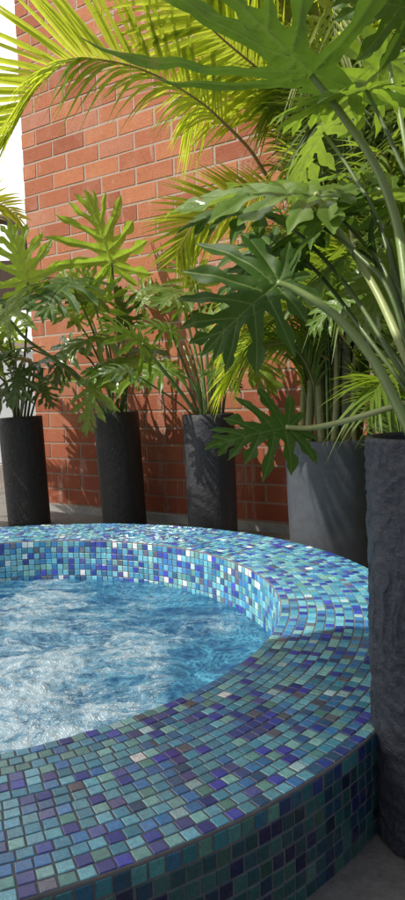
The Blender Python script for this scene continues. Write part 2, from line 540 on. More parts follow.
def ring_tiles(mb, ra, za, rb, zb, count, phase, nrm, white=0, dark=1.0, lift=.0009, miss=0):
    gap = .0022
    slen = math.hypot(rb - ra, zb - za)
    ga = gap / 2 / slen
    th = 2 * math.pi / count
    sheet = [rt.gauss(0, .0011) for _ in range(count // 14 + 2)]
    sz = [rt.gauss(0, .0005) for _ in range(count // 14 + 2)]
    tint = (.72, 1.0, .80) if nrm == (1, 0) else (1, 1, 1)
    for k in range(count):
        if rt.random() < miss:
            continue
        rm = (ra + rb) / 2
        gt = gap / 2 / rm
        so = sheet[k // 14] / rm
        a0 = phase + k * th + gt + so + rt.uniform(-.0005, .0005) / rm
        a1 = phase + (k + 1) * th - gt + so + rt.uniform(-.0005, .0005) / rm
        s0, s1 = ga + rt.uniform(-.02, .02), 1 - ga + rt.uniform(-.02, .02)
        p = []
        ti = [rt.gauss(0, .00022) for _ in range(2)]
        for ins, l in ((0.0, 0.0), (.045, lift)):
            for (sa, aa, si) in ((s0, a0, 0), (s0, a1, 1), (s1, a1, 2), (s1, a0, 3)):
                s = sa + (ins if si in (0, 1) else -ins)
                a = aa + (ins * th if si in (0, 3) else -ins * th)
                r = ra + (rb - ra) * s
                z = za + (zb - za) * s
                ll = l
                if l:
                    ll += ti[0] * (1 if si in (0, 1) else -1) + ti[1] * (1 if si in (0, 3) else -1)
                r += nrm[0] * ll
                z += nrm[1] * ll
                p.append((r * math.cos(a), r * math.sin(a), z))
        c = rt.choices(pcs, pws)[0]
        if rt.random() < white:
            c = (.72, .86, .88)
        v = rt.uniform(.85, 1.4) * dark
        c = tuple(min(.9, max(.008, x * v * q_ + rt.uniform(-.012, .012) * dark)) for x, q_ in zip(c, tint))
        fs = [(4, 5, 6, 7), (0, 1, 5, 4), (1, 2, 6, 5), (2, 3, 7, 6), (3, 0, 4, 7)]
        mb.add(p, fs, 0, [(*c, 1)] * 8)


def fix_normals(me):
    import bmesh
    bm = bmesh.new()
    bm.from_mesh(me)
    bmesh.ops.recalc_face_normals(bm, faces=bm.faces)
    bm.to_mesh(me)
    bm.free()


B = .0025
# rim
mb = MB()
v, f = lathe([(RI, ZR - B), (RI + B * .3, ZR - B * .3), (RI + B, ZR), (RO - B, ZR), (RO - B * .3, ZR - B * .3), (RO, ZR - B)], 192)
mb.add(v, f, 1)
nr = 15
w = (RO - RI - 2 * B * .6) / nr
for i in range(nr):
    ra = RI + B * .6 + i * w
    cnt = round(2 * math.pi * (ra + w / 2) / TP)
    ring_tiles(mb, ra, ZR + .0003, ra + w, ZR + .0003, cnt, rt.random(), (0, 1), white=.008)
obj('rim', mb.mesh('rim'), [M_TILE, M_GROUT], tub, smooth=False)
# inner wall
mb = MB()
v, f = lathe([(RI, -.03), (RI, ZR - B)], 192)
mb.add(v, f, 1)
cnt = round(2 * math.pi * RI / TP)
for i in range(9):
    zb = ZR - .0030 - i * TP
    ring_tiles(mb, RI - .0003, zb - TP, RI - .0003, zb, cnt, (i % 3) * .0007, (-1, 0), white=.02 if i else .18, dark=1.1)
obj('inner_wall', mb.mesh('inner_wall'), [M_TILE, M_GROUT], tub, smooth=False)
# outer wall
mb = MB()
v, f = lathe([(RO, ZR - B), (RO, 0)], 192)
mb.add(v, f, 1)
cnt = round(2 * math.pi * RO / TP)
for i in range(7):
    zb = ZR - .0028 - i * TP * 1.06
    ring_tiles(mb, RO + .0003, zb - TP * 1.06, RO + .0003, zb, cnt, (i % 2) * .0006, (1, 0), dark=.20 if i else .50, miss=.004)  # outer tiles darkened in colour to stand in for shade, top row less
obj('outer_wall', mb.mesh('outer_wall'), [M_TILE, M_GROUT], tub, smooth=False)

# water
ZW = .020
N = 230
foam_px = [  # (x, y, radius px x, strength)
    (30, 596, 40, .9), (70, 612, 45, .8), (20, 630, 50, .55), (0, 612, 30, .5), (10, 672, 55, .9), (60, 664, 45, .75), (110, 652, 40, .7),
    (150, 645, 35, .7), (185, 630, 30, .55), (225, 626, 22, .8), (140, 606, 25, .5), (60, 735, 60, .8), (20, 720, 60, .8), (100, 716, 40, .6), (140, 700, 24, .5),
    (30, 690, 40, .5), (160, 672, 20, .55), (155, 690, 22, .7), (205, 613, 20, .45)]
clear_px = [(215, 660, 38, .9), (120, 676, 30, .75), (190, 600, 36, .8), (75, 684, 22, .4), (120, 590, 36, .4), (240, 640, 24, .7), (55, 645, 24, .45), (185, 690, 22, .6)]


def px_of(p):
    d = p - CAM
    z = d.dot(AF)
    return CX + FPX * d.dot(AR) / z, CY - FPX * d.dot(AU) / z, z


blobs = []
for x, y, r_, s in foam_px:
    q = Pz(x, y, ZW)
    dd = (q - CAM).length
    blobs.append((q.x, q.y, r_ * dd / FPX, s))
for x, y, r_, s in clear_px:
    q = Pz(x, y, ZW)
    dd = (q - CAM).length
    blobs.append((q.x, q.y, r_ * dd / FPX, -s))
vs, cs, idx, fs = [], [], {}, []
rw = RI - .002
for i in range(N + 1):
    for j in range(N + 1):
        x = (i / N * 2 - 1)
        y = (j / N * 2 - 1)
        # square to disc
        X = x * math.sqrt(1 - y * y / 2) * rw
        Y = y * math.sqrt(1 - x * x / 2) * rw
        wx, wy = X + TC.x, Y + TC.y
        fo = .02
        for bx, by, br, s in blobs:
            fo += s * .62 * math.exp(-((wx - bx) ** 2 + ((wy - by) * .62) ** 2) / (br * br))
        fo = min(1.2, max(-.5, fo))
        n1 = noise.fractal(Vector((wx * 4, wy * 6, 1.3)), 1.0, 2.0, 4)
        n2 = noise.turbulence(Vector((wx * 17, wy * 22, 4.1)), 4, False)
        n3 = noise.noise(Vector((wx * 60, wy * 60, 2.2)))
        z = .006 * n1 + .0042 * n2 + .0016 * n3 * (1 + fo) + .006 * fo
        vs.append((X, Y, ZW + z))
        cs.append((fo, .5, 0, 1))
for i in range(N):
    for j in range(N):
        a = i * (N + 1) + j
        fs.append((a, a + N + 1, a + N + 2, a + 1))
mb = MB()
mb.add(vs, fs, 0, cs)
wa = obj('water', mb.mesh('water'), M_WATER)
wa.location = TC
wa['kind'] = 'structure'
wa['label'] = 'churning blue water with white foam inside the round hot tub'

# ------------------------------------------------------------------ pots


def make_pot(name, label, loc, r0, r1, h, mat, tilt=(0, 0), seg=96, detail=0, group=None, thick=.012):
    t = thing(name, label, 'planter', loc, group)
    t.rotation_euler = (tilt[0], tilt[1], 0)
    prof = []
    ns = 16 if not detail else 150
    prof.append((r0 - .01, 0.0))
    for i in range(ns + 1):
        u = i / ns
        prof.append((r0 + (r1 - r0) * u, .004 + (h - .007) * u))
    prof += [(r1 - .003, h), (r1 - thick + .003, h), (r1 - thick, h - .004), (r1 - thick - .003, h - .075)]
    dsp = None
    if detail:
        sd = random.random() * 50

        def dsp(a, r, z):
            if r < r1 - thick * .6 or z < .003:
                return 0
            ex = Vector((math.cos(a) * 1.9, math.sin(a) * 1.9, z * 11 + sd))
            w_ = noise.noise_vector(ex * .7)
            p_ = Vector((math.cos(a) * r * 40, math.sin(a) * r * 40, z * 42)) + w_ * 2.6
            q = 1 - abs(noise.noise(p_)) * 2.2
            q = max(0, q) ** 2
            return detail * (q * 1.0 + .5 * noise.noise(p_ * 2.3) + .8 * noise.noise(ex * 2))
    vs, fs = lathe(prof, seg, dsp)
    vs.append((0, 0, 0))
    fs += [((k + 1) % seg, k, len(vs) - 1) for k in range(seg)]
    mb = MB()
    mb.add(vs, fs)
    obj('body', mb.mesh('pot_body'), mat, t)
    # soil
    rs = r1 - thick - .002
    vs, fs = [(0, 0, h - .045)], []
    m = 24
    for ri in range(1, 6):
        for k in range(m):
            a = 2 * math.pi * k / m
            rr = rs * ri / 5
            vs.append((rr * math.cos(a), rr * math.sin(a), h - .048 + .008 * noise.noise(Vector((rr * 30 * math.cos(a), rr * 30 * math.sin(a), h * 9)))))
    for k in range(m):
        fs.append((0, 1 + k, 1 + (k + 1) % m))
        for ri in range(4):
            b = 1 + ri * m
            fs.append((b + k, b + m + k, b + m + (k + 1) % m, b + (k + 1) % m))
    mb = MB()
    mb.add(vs, fs)
    obj('soil', mb.mesh('soil'), M_SOIL, t)
    return t


def pot_base(px, py, D):
    q = P(px, py, D)
    return Vector((q.x, q.y, 0))


b1, b2, b3 = pot_base(27, 470, 3.55), pot_base(123, 470, 3.42), pot_base(211.5, 470, 3.02)
GP = 'tall charcoal cylinder planters'
make_pot('planter_pot', 'tall near-black cylinder planter at far left, by the end of the brick wall', b1, .109, .113, .575, M_POTB, (0, R(-2.2)), group=GP)
make_pot('planter_pot', 'tall black cylinder planter with white streaks, second from the left before the brick wall', b2, .110, .114, .585, M_POTB, (0, R(-2.4)), group=GP)
make_pot('planter_pot', 'tall charcoal cylinder planter beside the wide grey pot, under a dark cut leaf', b3, .110, .114, .575, M_POT, (0, R(-.8)), group=GP)
b4 = Vector((.352, .962, 0))
make_pot('planter_pot', 'rough trowelled charcoal planter standing closest, at the right edge beside the tub', b4, .1085, .1125, .592, M_POTN, (0, R(-.3)), 460, .0028, GP, .013)
bg = pot_base(334, 500, 2.42)
make_pot('grey_planter', 'wide smooth grey planter holding the palm, behind the tub rim', bg, .155, .172, .492, M_POTG, (0, 0), 96)

# ------------------------------------------------------------------ philodendron leaves
LOBES = [(0.0, 150, .44, .064), (0.0, 115, .64, .078), (.05, 88, .75, .082), (.17, 68, .76, .080), (.33, 54, .65, .074),
         (.51, 44, .48, .062), (.69, 36, .31, .050)]


def lobe_profile(u, ph, wav):
    b = 1.8 * (1 - u) ** 3.1 + .38
    bulge = .62 * math.exp(-((u - .70) / .18) ** 2)
    tip = 1.0 if u < .84 else max(0.0, math.cos((u - .84) / .16 * math.pi / 2)) ** .7
    tooth = abs(math.sin(ph + u * 7.5)) ** .7 - .6          # rounded secondary lobes with tight notches
    return max(.09, (b + bulge) * tip * (1 + wav * 2.9 * tooth * min(1, u * 2.2)) * .80)


def leaf_mesh(L, seed, droop=.5, side=.35, ruffle=.03, wscale=1.0, skip=0, narrow=1.0, fold=.12, dry=0.0, lobes=None):
    rg = random.Random(seed)
    pts, polys, vein = [], [], []
    vidx = set()

    def addpt(x, y):
        pts.append(Vector((x, y)))
        return len(pts) - 1
    # body
    body = []
    prof = [(-.02, .04), (0.0, .10), (.12, .11), (.3, .095), (.5, .08), (.66, .06), (.74, .042), (.84, .058), (.90, .048), (.95, .03), (1.0, .006)]
    for x, h in prof:
        body.append((x, h * (1 + rg.uniform(-.12, .12))))
    poly = [addpt(x, h) for x, h in body] + [addpt(x, -h) for x, h in reversed(body)]
    polys.append(poly)
    edges = []
    mids = [addpt(x / 14, 0) for x in range(0, 14)]
    edges += list(zip(mids[:-1], mids[1:]))
    vein.append([Vector((x / 14, 0)) for x in range(15)])
    mid_idx = list(mids)
    for sgn in (1, -1):
        for (t0, ang, ln, wd) in (LOBES[skip:] if lobes is None else lobes[0 if sgn > 0 else 1]):
            ang = R(ang + rg.uniform(-5, 5)) * sgn
            ln *= rg.uniform(.88, 1.1) * wscale
            wd *= rg.uniform(.88, 1.15) * narrow
            p0 = Vector((t0, 0))
            bend = -sgn * rg.uniform(.05, .35)
            n = 24
            cen, nor = [], []
            p = p0.copy()
            for i in range(n + 1):
                a = ang + bend * (i / n)
                d = Vector((math.cos(a), math.sin(a)))
                cen.append(p.copy())
                nor.append(Vector((-d.y, d.x)))
                p = p + d * ln / n
            ph1, ph2 = rg.uniform(0, 6.3), rg.uniform(0, 6.3)
            wav = rg.uniform(.13, .26)
            up, dn = [], []
            for i in range(n + 1):
                u = i / n
                up.append(addpt(*(cen[i] + nor[i] * wd * lobe_profile(u, ph1, wav))))
                dn.append(addpt(*(cen[i] - nor[i] * wd * lobe_profile(u, ph2, wav))))
            tip = addpt(*(cen[-1] + (cen[-1] - cen[-2]) * .35))
            polys.append(up + [tip] + dn[::-1])
            ci = [addpt(*c) for c in cen[1:-1]]
            edges += list(zip(ci[:-1], ci[1:]))
            vein.append(cen)
            for i in range(1, n - 1, 1):
                for s in (1, -1):
                    addpt(*(cen[i] + nor[i] * s * .011))
    for x in range(1, 14):
        for s in (1, -1):
            addpt(x / 14, s * .013)
    for i in range(60):
        addpt(rg.uniform(-.05, .8), rg.uniform(-.2, .2))
    res = delaunay_2d_cdt(pts, edges, polys, 1, 1e-5)
    V, Fc = res[0], res[2]
    used = sorted({i for f in Fc for i in f})
    remap = {o: n for n, o in enumerate(used)}
    A = np.array([(V[i].x, V[i].y) for i in used])
    dist = np.full(len(A), 9.0)
    for pl in vein:
        for a, b in zip(pl[:-1], pl[1:]):
            a_, b_ = np.array(a), np.array(b)
            ab = b_ - a_
            tt = np.clip(((A - a_) @ ab) / (ab @ ab + 1e-12), 0, 1)
            dist = np.minimum(dist, np.linalg.norm(A - (a_ + tt[:, None] * ab), axis=1))
    vs, cs = [], []
    ph = rg.uniform(0, 6.3)
    tint = rg.random()
    for k, i in enumerate(used):
        x, y = V[i].x, V[i].y
        rad = math.hypot(x - .1, y)
        th = math.atan2(y, x - .1)
        z = fold * abs(y) - side * y * y - .25 * droop * max(0, rad - .15) ** 2
        z += ruffle * math.sin(ph + th * 9) * rad + ruffle * 1.2 * noise.noise(Vector((x * 5 + seed, y * 5, 0))) * rad * 1.6
        z -= .02 * math.exp(-dist[k] / .02)
        # droop along the midrib
        k_ = droop
        if abs(k_) > 1e-3 and x > 0:
            X = math.sin(k_ * x) / k_
            Z = -(1 - math.cos(k_ * x)) / k_
            X2, Z2 = X + math.sin(k_ * x) * z, Z + math.cos(k_ * x) * z
        else:
            X2, Z2 = x, z
        vs.append((X2 * L, y * L, Z2 * L))
        ve = max(0, 1 - dist[k] / .010)
        cs.append((ve, min(1, max(0, tint + .25 * noise.noise(Vector((x * 3, y * 3, seed))))), dry * (.3 + rad), 1))
    fs = [tuple(remap[i] for i in f) for f in Fc if len({remap[i] for i in f}) >= 3]
    mb = MB()
    mb.add(vs, fs, 0, cs)
    return mb.mesh('leaf')


leaf_seed = [100]
BIG = [1.0]


def leaf(plant, A, T, up, mat, size=1.0, droop=.5, side=.35, pet=None, r=(.006, .0035), pmat=None, wscale=1.0, skip=0, narrow=1.0, ruffle=.03, fold=.12, seed=None, dry=0.0, lobes=None):
    """A: attach point (x, y, D) or Vector; T: point the midrib heads to; up: normal hint"""
    A = P(*A) if isinstance(A, tuple) else A
    T = P(*T) if isinstance(T, tuple) else T
    leaf_seed[0] += 1
    L = (T - A).length * size * BIG[0]
    X = (T - A).normalized()
    Zv = Vector(up)
    Zv = (Zv - X * Zv.dot(X)).normalized()
    Yv = Zv.cross(X)
    dry = dry or random.Random(leaf_seed[0]).choice([.12, .25, .34])
    me = leaf_mesh(L, seed or leaf_seed[0], droop, side, ruffle, wscale, skip, narrow, fold, dry, lobes)
    o = obj('leaf', me, mat, plant)
    m = Matrix.Identity(4)
    for i in range(3):
        m[i][0], m[i][1], m[i][2], m[i][3] = X[i], Yv[i], Zv[i], A[i]
    o.matrix_world = m
    if plant is not None:
        o.matrix_parent_inverse = Matrix.Translation(-plant.location)
        o.matrix_basis = m
    if pet:
        pts = [A + (X * .004)] + [P(*q) if isinstance(q, tuple) else q for q in pet]
        c = catmull(pts, 8)
        n = len(c)
        rad = [r[1] + (r[0] - r[1]) * (i / (n - 1)) ** .8 for i in range(n)]
        mb = MB()
        mb.tube([p - plant.location for p in c], rad, 8)
        obj('petiole', mb.mesh('petiole'), pmat or M_PET, plant)
    return o


UPC = Vector((-.25, -.75, .62))      # towards lens and sky
UP = Vector((0, 0, 1))

GPH = 'split-leaf philodendrons in the tall planters'
s4 = b4 + Vector((0, 0, .55))
ph4 = thing('philodendron_plant', 'big split-leaf philodendron with dark leaves arching from the closest planter at right', 'plant', s4, GPH)
S4 = lambda dx, dy: s4 + Vector((dx, dy, 0))
# L1 big backlit leaf overhead
A1 = P(313, 77, 1.08)
leaf(ph4, A1, A1 + Vector((-.165, -.205, .03)), (.05, -.2, -.98), M_LF_UND, 1.0, .10, .15, [(340, 112, 1.07), (375, 165, 1.05), (398, 228, 1.02), (412, 320, .98), S4(-.01, .0)], (.0085, .005), M_PET, 1.0, 0, 1.0, seed=5, fold=.05, lobes=([(0, 64, .98, .052), (.05, 46, 1.24, .060), (.18, 24, 1.22, .052), (.52, 36, .5, .05)], [(0, 154, .80, .10), (.02, 70, .80, .085), (.25, 44, .66, .065), (.5, 36, .5, .05)]))
# L2 pale glossy leaf, edge on
leaf(ph4, (318, 193, 1.16), (160, 178, 1.20), (.0, -.52, .85), M_LF_GLOSS, 1.02, .35, .5, [(333, 222, 1.15), (352, 250, 1.13), (379, 296, 1.08), (404, 352, 1.02), S4(.01, .02)], (.0078, .0042), M_PET_P, .72, 0, 1.1, seed=12)
# L3 dark hanging leaf
leaf(ph4, (279, 281, 1.06), (192, 350, 1.02), (-.30, -.92, .25), M_LF_DARK, .95, .30, .2, [(300, 292, 1.05), (338, 318, 1.03), (372, 358, 1.0), (396, 402, .975), S4(-.045, -.035)], (.0085, .0050), M_PET, 1.1, 0, 1.12, seed=8, lobes=([(0, 150, .30, .05), (0, 112, .36, .06), (.05, 84, .46, .07), (.17, 66, .62, .077), (.33, 52, .62, .072), (.51, 44, .47, .06), (.69, 36, .3, .05)], [(0, 150, .40, .06), (0, 112, .66, .085), (.05, 88, .82, .086), (.17, 70, .84, .082), (.33, 55, .70, .075), (.51, 44, .50, .062), (.69, 36, .31, .05)]))
# L4 low leaf
leaf(ph4, (288, 427, 1.10), (205, 440, 1.06), (-.15, -.80, .55), M_LF_DARK, 1.0, .30, .3, [(310, 428, 1.09), (345, 421, 1.06), (405, 404, .99), (440, 405, .96), S4(.03, .0)], (.0055, .0040), M_PET_P, .80, 0, 1.0, seed=17)
# leaf behind L3, upper left (dark, horizontal)
leaf(ph4, (262, 212, 1.25), (170, 205, 1.22), (.0, -.45, .9), M_LF_DARK, 1.0, .5, .4, [(300, 235, 1.22), (350, 290, 1.12), (400, 370, 1.0), S4(.02, .03)], (.0042, .003), M_PET_D, .85)
leaf(ph4, (270, 245, 1.3), (205, 300, 1.25), (-.2, -.6, .75), M_LF_DARK, 1.0, .6, .4, [(310, 265, 1.25), (370, 340, 1.1), S4(.03, .05)], (.0042, .003), M_PET_D, .8)
# right-hand side leaves
leaf(ph4, (405, 205, 1.25), (335, 170, 1.3), (-.1, -.7, .7), M_LF_MID, 1.1, .4, .3, [(420, 300, 1.1), S4(.05, .05)], (.0045, .003), M_PET_D, .9)
leaf(ph4, (408, 262, 1.3), (345, 325, 1.28), (-.2, -.75, .6), M_LF_GLOSS, 1.1, .5, .3, [(425, 320, 1.15), S4(.06, .05)], (.0045, .003), M_PET_D, .8, narrow=1.35)
leaf(ph4, (398, 300, 1.4), (352, 268, 1.42), (-.2, -.5, .8), M_LF_GLOSS, 1.1, .5, .3, [(420, 350, 1.2), S4(.06, .06)], (.006, .004), M_PET_D, .9)
leaf(ph4, (345, 300, 1.5), (300, 325, 1.5), (-.2, -.6, .7), M_LF_MID, 1.0, .6, .3, [(375, 330, 1.35), (420, 390, 1.1), S4(.04, .07)], (.005, .003), M_PET_D, .9)
leaf(ph4, (362, 172, 1.45), (300, 175, 1.5), (.1, -.35, .9), M_LF_MID, 1.2, .4, .3, [(385, 230, 1.35), (420, 350, 1.1), S4(.05, .07)], (.0042, .003), M_PET_D, .8)
leaf(ph4, (390, 60, 1.35), (330, 120, 1.35), (0, -.7, -.6), M_LF_MID, 1.1, .3, .3, [(408, 160, 1.25), (425, 320, 1.05), S4(.06, .03)], (.007, .004), M_PET, .9, narrow=1.2)
leaf(ph4, (415, 10, 1.1), (330, -10, 1.1), (0, -.75, -.6), M_LF_DARK, 1.0, .3, .3, [(435, 220, 1.0), S4(.06, -.03)], (.007, .004), M_PET, 1.0, narrow=1.3)
# little rolled dark leaf
mb = MB()
c = catmull([P(373, 218, 1.12), P(371, 236, 1.115), P(374, 252, 1.115), P(376, 268, 1.12)], 6)
mb.tube([p - ph4.location for p in c], [.002 + .0062 * math.sin(math.pi * min(1, (i + 1) / len(c)) ** .8) for i in range(len(c))], 8, 0, (0, .2, 0, 1), .6)
rl = obj('leaf', mb.mesh('rolled_leaf'), M_LF_DARK, ph4)
rl['label'] = 'small dark leaf still rolled up'

# --- pot 2 plant
BIG[0] = 1.14
s2 = b2 + Vector((-.02, 0, .545))
ph2 = thing('philodendron_plant', 'split-leaf philodendron with one tall glowing leaf, in the second planter from the left', 'plant', s2, GPH)
S2 = lambda dx, dy: s2 + Vector((dx, dy, 0))
BL_ = Vector((.15, -.9, .35))
leaf(ph2, (112, 264, 3.30), (92, 196, 3.22), (.55, -.72, .3), M_LF_BRI, 1.0, .2, .2, [(115, 300, 3.32), (118, 345, 3.36), S2(.005, -.02)], (.007, .005), M_PET_D, 1.05, 0, .95, seed=41)
leaf(ph2, (95, 307, 3.22), (84, 268, 3.18), BL_, M_LF_BRI, 1.0, .2, .25, [(103, 335, 3.28), (112, 375, 3.36), S2(-.02, -.02)], (.006, .004), M_PET_D, 1.2)
leaf(ph2, (124, 322, 3.38), (117, 286, 3.36), (.2, -.8, .5), M_LF_DARK, 1.0, .2, .3, [(122, 350, 3.38), (122, 390, 3.4), S2(.02, 0)], (.006, .004), M_PET_D, .9)
leaf(ph2, (76, 318, 3.25), (38, 302, 3.2), (0, -.5, .85), M_LF_GLOSS, 1.0, .4, .35, [(92, 345, 3.3), (108, 385, 3.38), S2(-.03, 0)], (.006, .004), M_PET_D, .8)
leaf(ph2, (108, 338, 3.12), (62, 340, 3.0), (0, -.45, .9), M_LF_GLOSS, 1.0, .55, .4, [(112, 362, 3.2), (117, 392, 3.35), S2(0, -.04)], (.006, .004), M_PET, .9)
leaf(ph2, (118, 366, 3.10), (80, 372, 3.0), (-.1, -.5, .85), M_LF_GLOSS, 1.0, .6, .4, [(121, 385, 3.2), (121, 404, 3.36), S2(0, -.05)], (.006, .004), M_PET, .95)
leaf(ph2, (98, 380, 3.05), (76, 428, 3.0), (-.5, -.75, .4), M_LF_BRI, 1.0, .5, .4, [(108, 372, 3.15), (117, 395, 3.33), S2(-.03, -.04)], (.005, .003), M_PET, .8)
leaf(ph2, (132, 352, 3.15), (166, 345, 3.1), (.1, -.5, .85), M_LF_GREY, 1.0, .5, .4, [(127, 375, 3.25), (124, 398, 3.36), S2(.03, -.03)], (.006, .004), M_PET_D, .85)
leaf(ph2, (5, 315, 3.00), (50, 284, 2.95), (0, -.6, .8), M_LF_BRI, 1.0, .25, .3, [(25, 338, 3.1), (58, 362, 3.22), (85, 385, 3.34), (104, 400, 3.4), S2(-.04, 0)], (.011, .0065), M_PET, 1.0, narrow=1.1)
leaf(ph2, (84, 300, 3.5), (60, 270, 3.5), (0, -.8, .5), M_LF_BRI, 1.0, .3, .3, [(98, 340, 3.48), S2(-.01, .03)], (.006, .004), M_PET_D, 1.0)
leaf(ph2, (140, 300, 3.45), (165, 275, 3.45), (0, -.7, .6), M_LF_BRI, 1.0, .3, .3, [(132, 345, 3.45), S2(.03, .03)], (.006, .004), M_PET_D, 1.0)
leaf(ph2, (70, 345, 3.35), (48, 380, 3.3), (-.3, -.6, .7), M_LF_GREY, 1.0, .5, .4, [(90, 360, 3.36), (110, 396, 3.4), S2(-.03, .02)], (.006, .004), M_PET_D, .9)
mb = MB()
for k, (dx, dy, hh, rr) in enumerate([(-.02, 0, .10, .02), (.02, .015, .12, .018), (.0, -.03, .08, .02), (.035, -.02, .09, .014)]):
    c = [Vector((dx, dy, -.05)), Vector((dx * 1.2, dy * 1.2, .02)), Vector((dx * 1.5, dy * 1.6, hh))]
    mb.tube(c, [rr, rr * .9, rr * .6], 9)
obj('stem', mb.mesh('stem'), M_PET_D, ph2)

# --- pot 1 plant
s1 = b1 + Vector((-.02, 0, .535))
ph1 = thing('philodendron_plant', 'split-leaf philodendron with glossy grey-green leaves in the far left planter', 'plant', s1, GPH)
S1 = lambda dx, dy: s1 + Vector((dx, dy, 0))
leaf(ph1, (28, 283, 3.35), (10, 226, 3.28), (.1, -.92, .3), M_LF_BRI, 1.0, .2, .2, [(27, 320, 3.4), (24, 365, 3.48), S1(0, 0)], (.007, .005), M_PET_D, .95, narrow=1.1, seed=61)
leaf(ph1, (30, 362, 3.30), (2, 350, 3.2), (-.1, -.55, .8), M_LF_GREY, 1.0, .5, .4, [(29, 385, 3.4), (26, 404, 3.5), S1(.02, -.02)], (.007, .005), M_PET_D, 1.1)
leaf(ph1, (34, 366, 3.32), (58, 352, 3.25), (.1, -.5, .85), M_LF_GREY, 1.0, .5, .4, [(32, 388, 3.42), S1(.03, 0)], (.007, .005), M_PET_D, 1.0)
leaf(ph1, (22, 372, 3.25), (8, 400, 3.15), (-.2, -.75, .55), M_LF_GREY, 1.0, .5, .4, [(25, 392, 3.38), S1(0, -.03)], (.006, .004), M_PET_D, 1.0)
leaf(ph1, (12, 330, 3.5), (-14, 315, 3.5), (0, -.7, .6), M_LF_BRI, 1.0, .3, .3, [(16, 370, 3.5), S1(-.02, .02)], (.007, .005), M_PET, 1.1)
leaf(ph1, (6, 392, 3.45), (-20, 405, 3.4), (-.2, -.6, .7), M_LF_GREY, 1.0, .5, .3, [(14, 402, 3.5), S1(-.04, 0)], (.006, .004), M_PET, 1.0)
leaf(ph1, (40, 385, 3.45), (54, 404, 3.42), (.2, -.7, .6), M_LF_GREY, 1.0, .5, .3, [(36, 398, 3.5), S1(.04, .01)], (.006, .004), M_PET_D, .9)

# --- pot 3 plant
s3 = b3 + Vector((0, 0, .535))
ph3 = thing('philodendron_plant', 'split-leaf philodendron with long leaning stalks, in the planter beside the grey pot', 'plant', s3, GPH)
S3 = lambda dx, dy: s3 + Vector((dx, dy, 0))
leaf(ph3, (143, 344, 2.72), (108, 318, 2.62), (.0, -.62, .78), M_LF_MID, 1.0, .35, .35, [(160, 366, 2.8), (182, 394, 2.9), S3(-.035, -.01)], (.009, .006), M_PET, 1.25, seed=71)
leaf(ph3, (131, 371, 2.80), (98, 366, 2.74), (.0, -.5, .85), M_LF_GREY, 1.0, .5, .4, [(150, 384, 2.84), (180, 404, 2.95), S3(-.05, 0)], (.0042, .003), M_PET_D, .8)
leaf(ph3, (184, 306, 2.92), (152, 285, 2.86), (.0, -.6, .75), M_LF_MID, 1.0, .35, .35, [(192, 340, 2.95), (202, 380, 2.98), S3(-.01, .0)], (.007, .005), M_PET_P, 1.0)
leaf(ph3, (171, 330, 2.95), (140, 320, 2.9), (.0, -.55, .8), M_LF_MID, 1.0, .35, .35, [(182, 360, 2.97), (196, 395, 2.99), S3(-.02, .01)], (.006, .0045), M_PET_D, 1.0)
leaf(ph3, (205, 322, 2.98), (232, 300, 2.95), (.0, -.6, .75), M_LF_MID, 1.0, .35, .35, [(207, 355, 2.98), (210, 392, 3.0), S3(.01, .01)], (.007, .005), M_PET_P, 1.0)
leaf(ph3, (226, 345, 2.9), (258, 330, 2.86), (.1, -.55, .8), M_LF_MID, 1.0, .35, .35, [(222, 370, 2.94), (216, 400, 2.98), S3(.03, -.01)], (.006, .0045), M_PET, .9)
leaf(ph3, (196, 285, 3.05), (175, 252, 3.05), (.0, -.8, .5), M_LF_BRI, 1.0, .3, .3, [(203, 330, 3.04), (209, 385, 3.02), S3(0, .03)], (.007, .005), M_PET, 1.0)
leaf(ph3, (215, 372, 2.85), (240, 385, 2.8), (.1, -.6, .75), M_LF_DARK, 1.0, .4, .35, [(214, 392, 2.92), S3(.02, -.03)], (.005, .004), M_PET_D, .9)
for k in range(7):
    mb = MB()
    a = rnd.uniform(-.06, .06)
    e = S3(a * 3.2, rnd.uniform(-.1, .1)) + Vector((0, 0, rnd.uniform(.25, .45))) - s3
    c = catmull([Vector((a, rnd.uniform(-.04, .04), -.03)), Vector((a * 1.5, 0, .15)), e], 6)
    mb.tube(c, [.0075 - .004 * i / len(c) for i in range(len(c))], 7)
    obj('petiole', mb.mesh('petiole'), [M_PET, M_PET_P, M_PET_D][k % 3], ph3)



def filler(plant, n, mats, hmin, hmax, lmin, lmax, seed, az=(0, 360), spread=(.10, .38), narrow=1.1, pm=None, zb=-.02, pr=(.0065, .0035)):
    rg = random.Random(seed)
    for i in range(n):
        a = R(rg.uniform(*az))
        d = Vector((math.cos(a), math.sin(a), 0))
        out = rg.uniform(*spread)
        h = rg.uniform(hmin, hmax)
        A = plant.location + d * out + Vector((0, 0, h))
        L = rg.uniform(lmin, lmax)
        T = A + d * L * .75 + Vector((rg.uniform(-.05, .05), rg.uniform(-.05, .05), L * rg.uniform(-.45, .35)))
        up = Vector((-d.x * .35, -d.y * .35 - .3, .85)) + Vector((rg.uniform(-.25, .25), rg.uniform(-.25, .25), 0))
        b0 = plant.location + Vector((d.x * .025, d.y * .025, zb))
        m1 = b0.lerp(A, .5) + Vector((-d.x * .04, -d.y * .04, .05))
        leaf(plant, A, T, up, rg.choice(mats), 1.0, rg.uniform(.25, .7), .35, [A.lerp(m1, .5) + Vector((0, 0, .015)), m1, b0], pr, pm or rg.choice([M_PET, M_PET_D]), 1.0, rg.choice([0, 0, 1]), narrow, seed=seed * 50 + i)


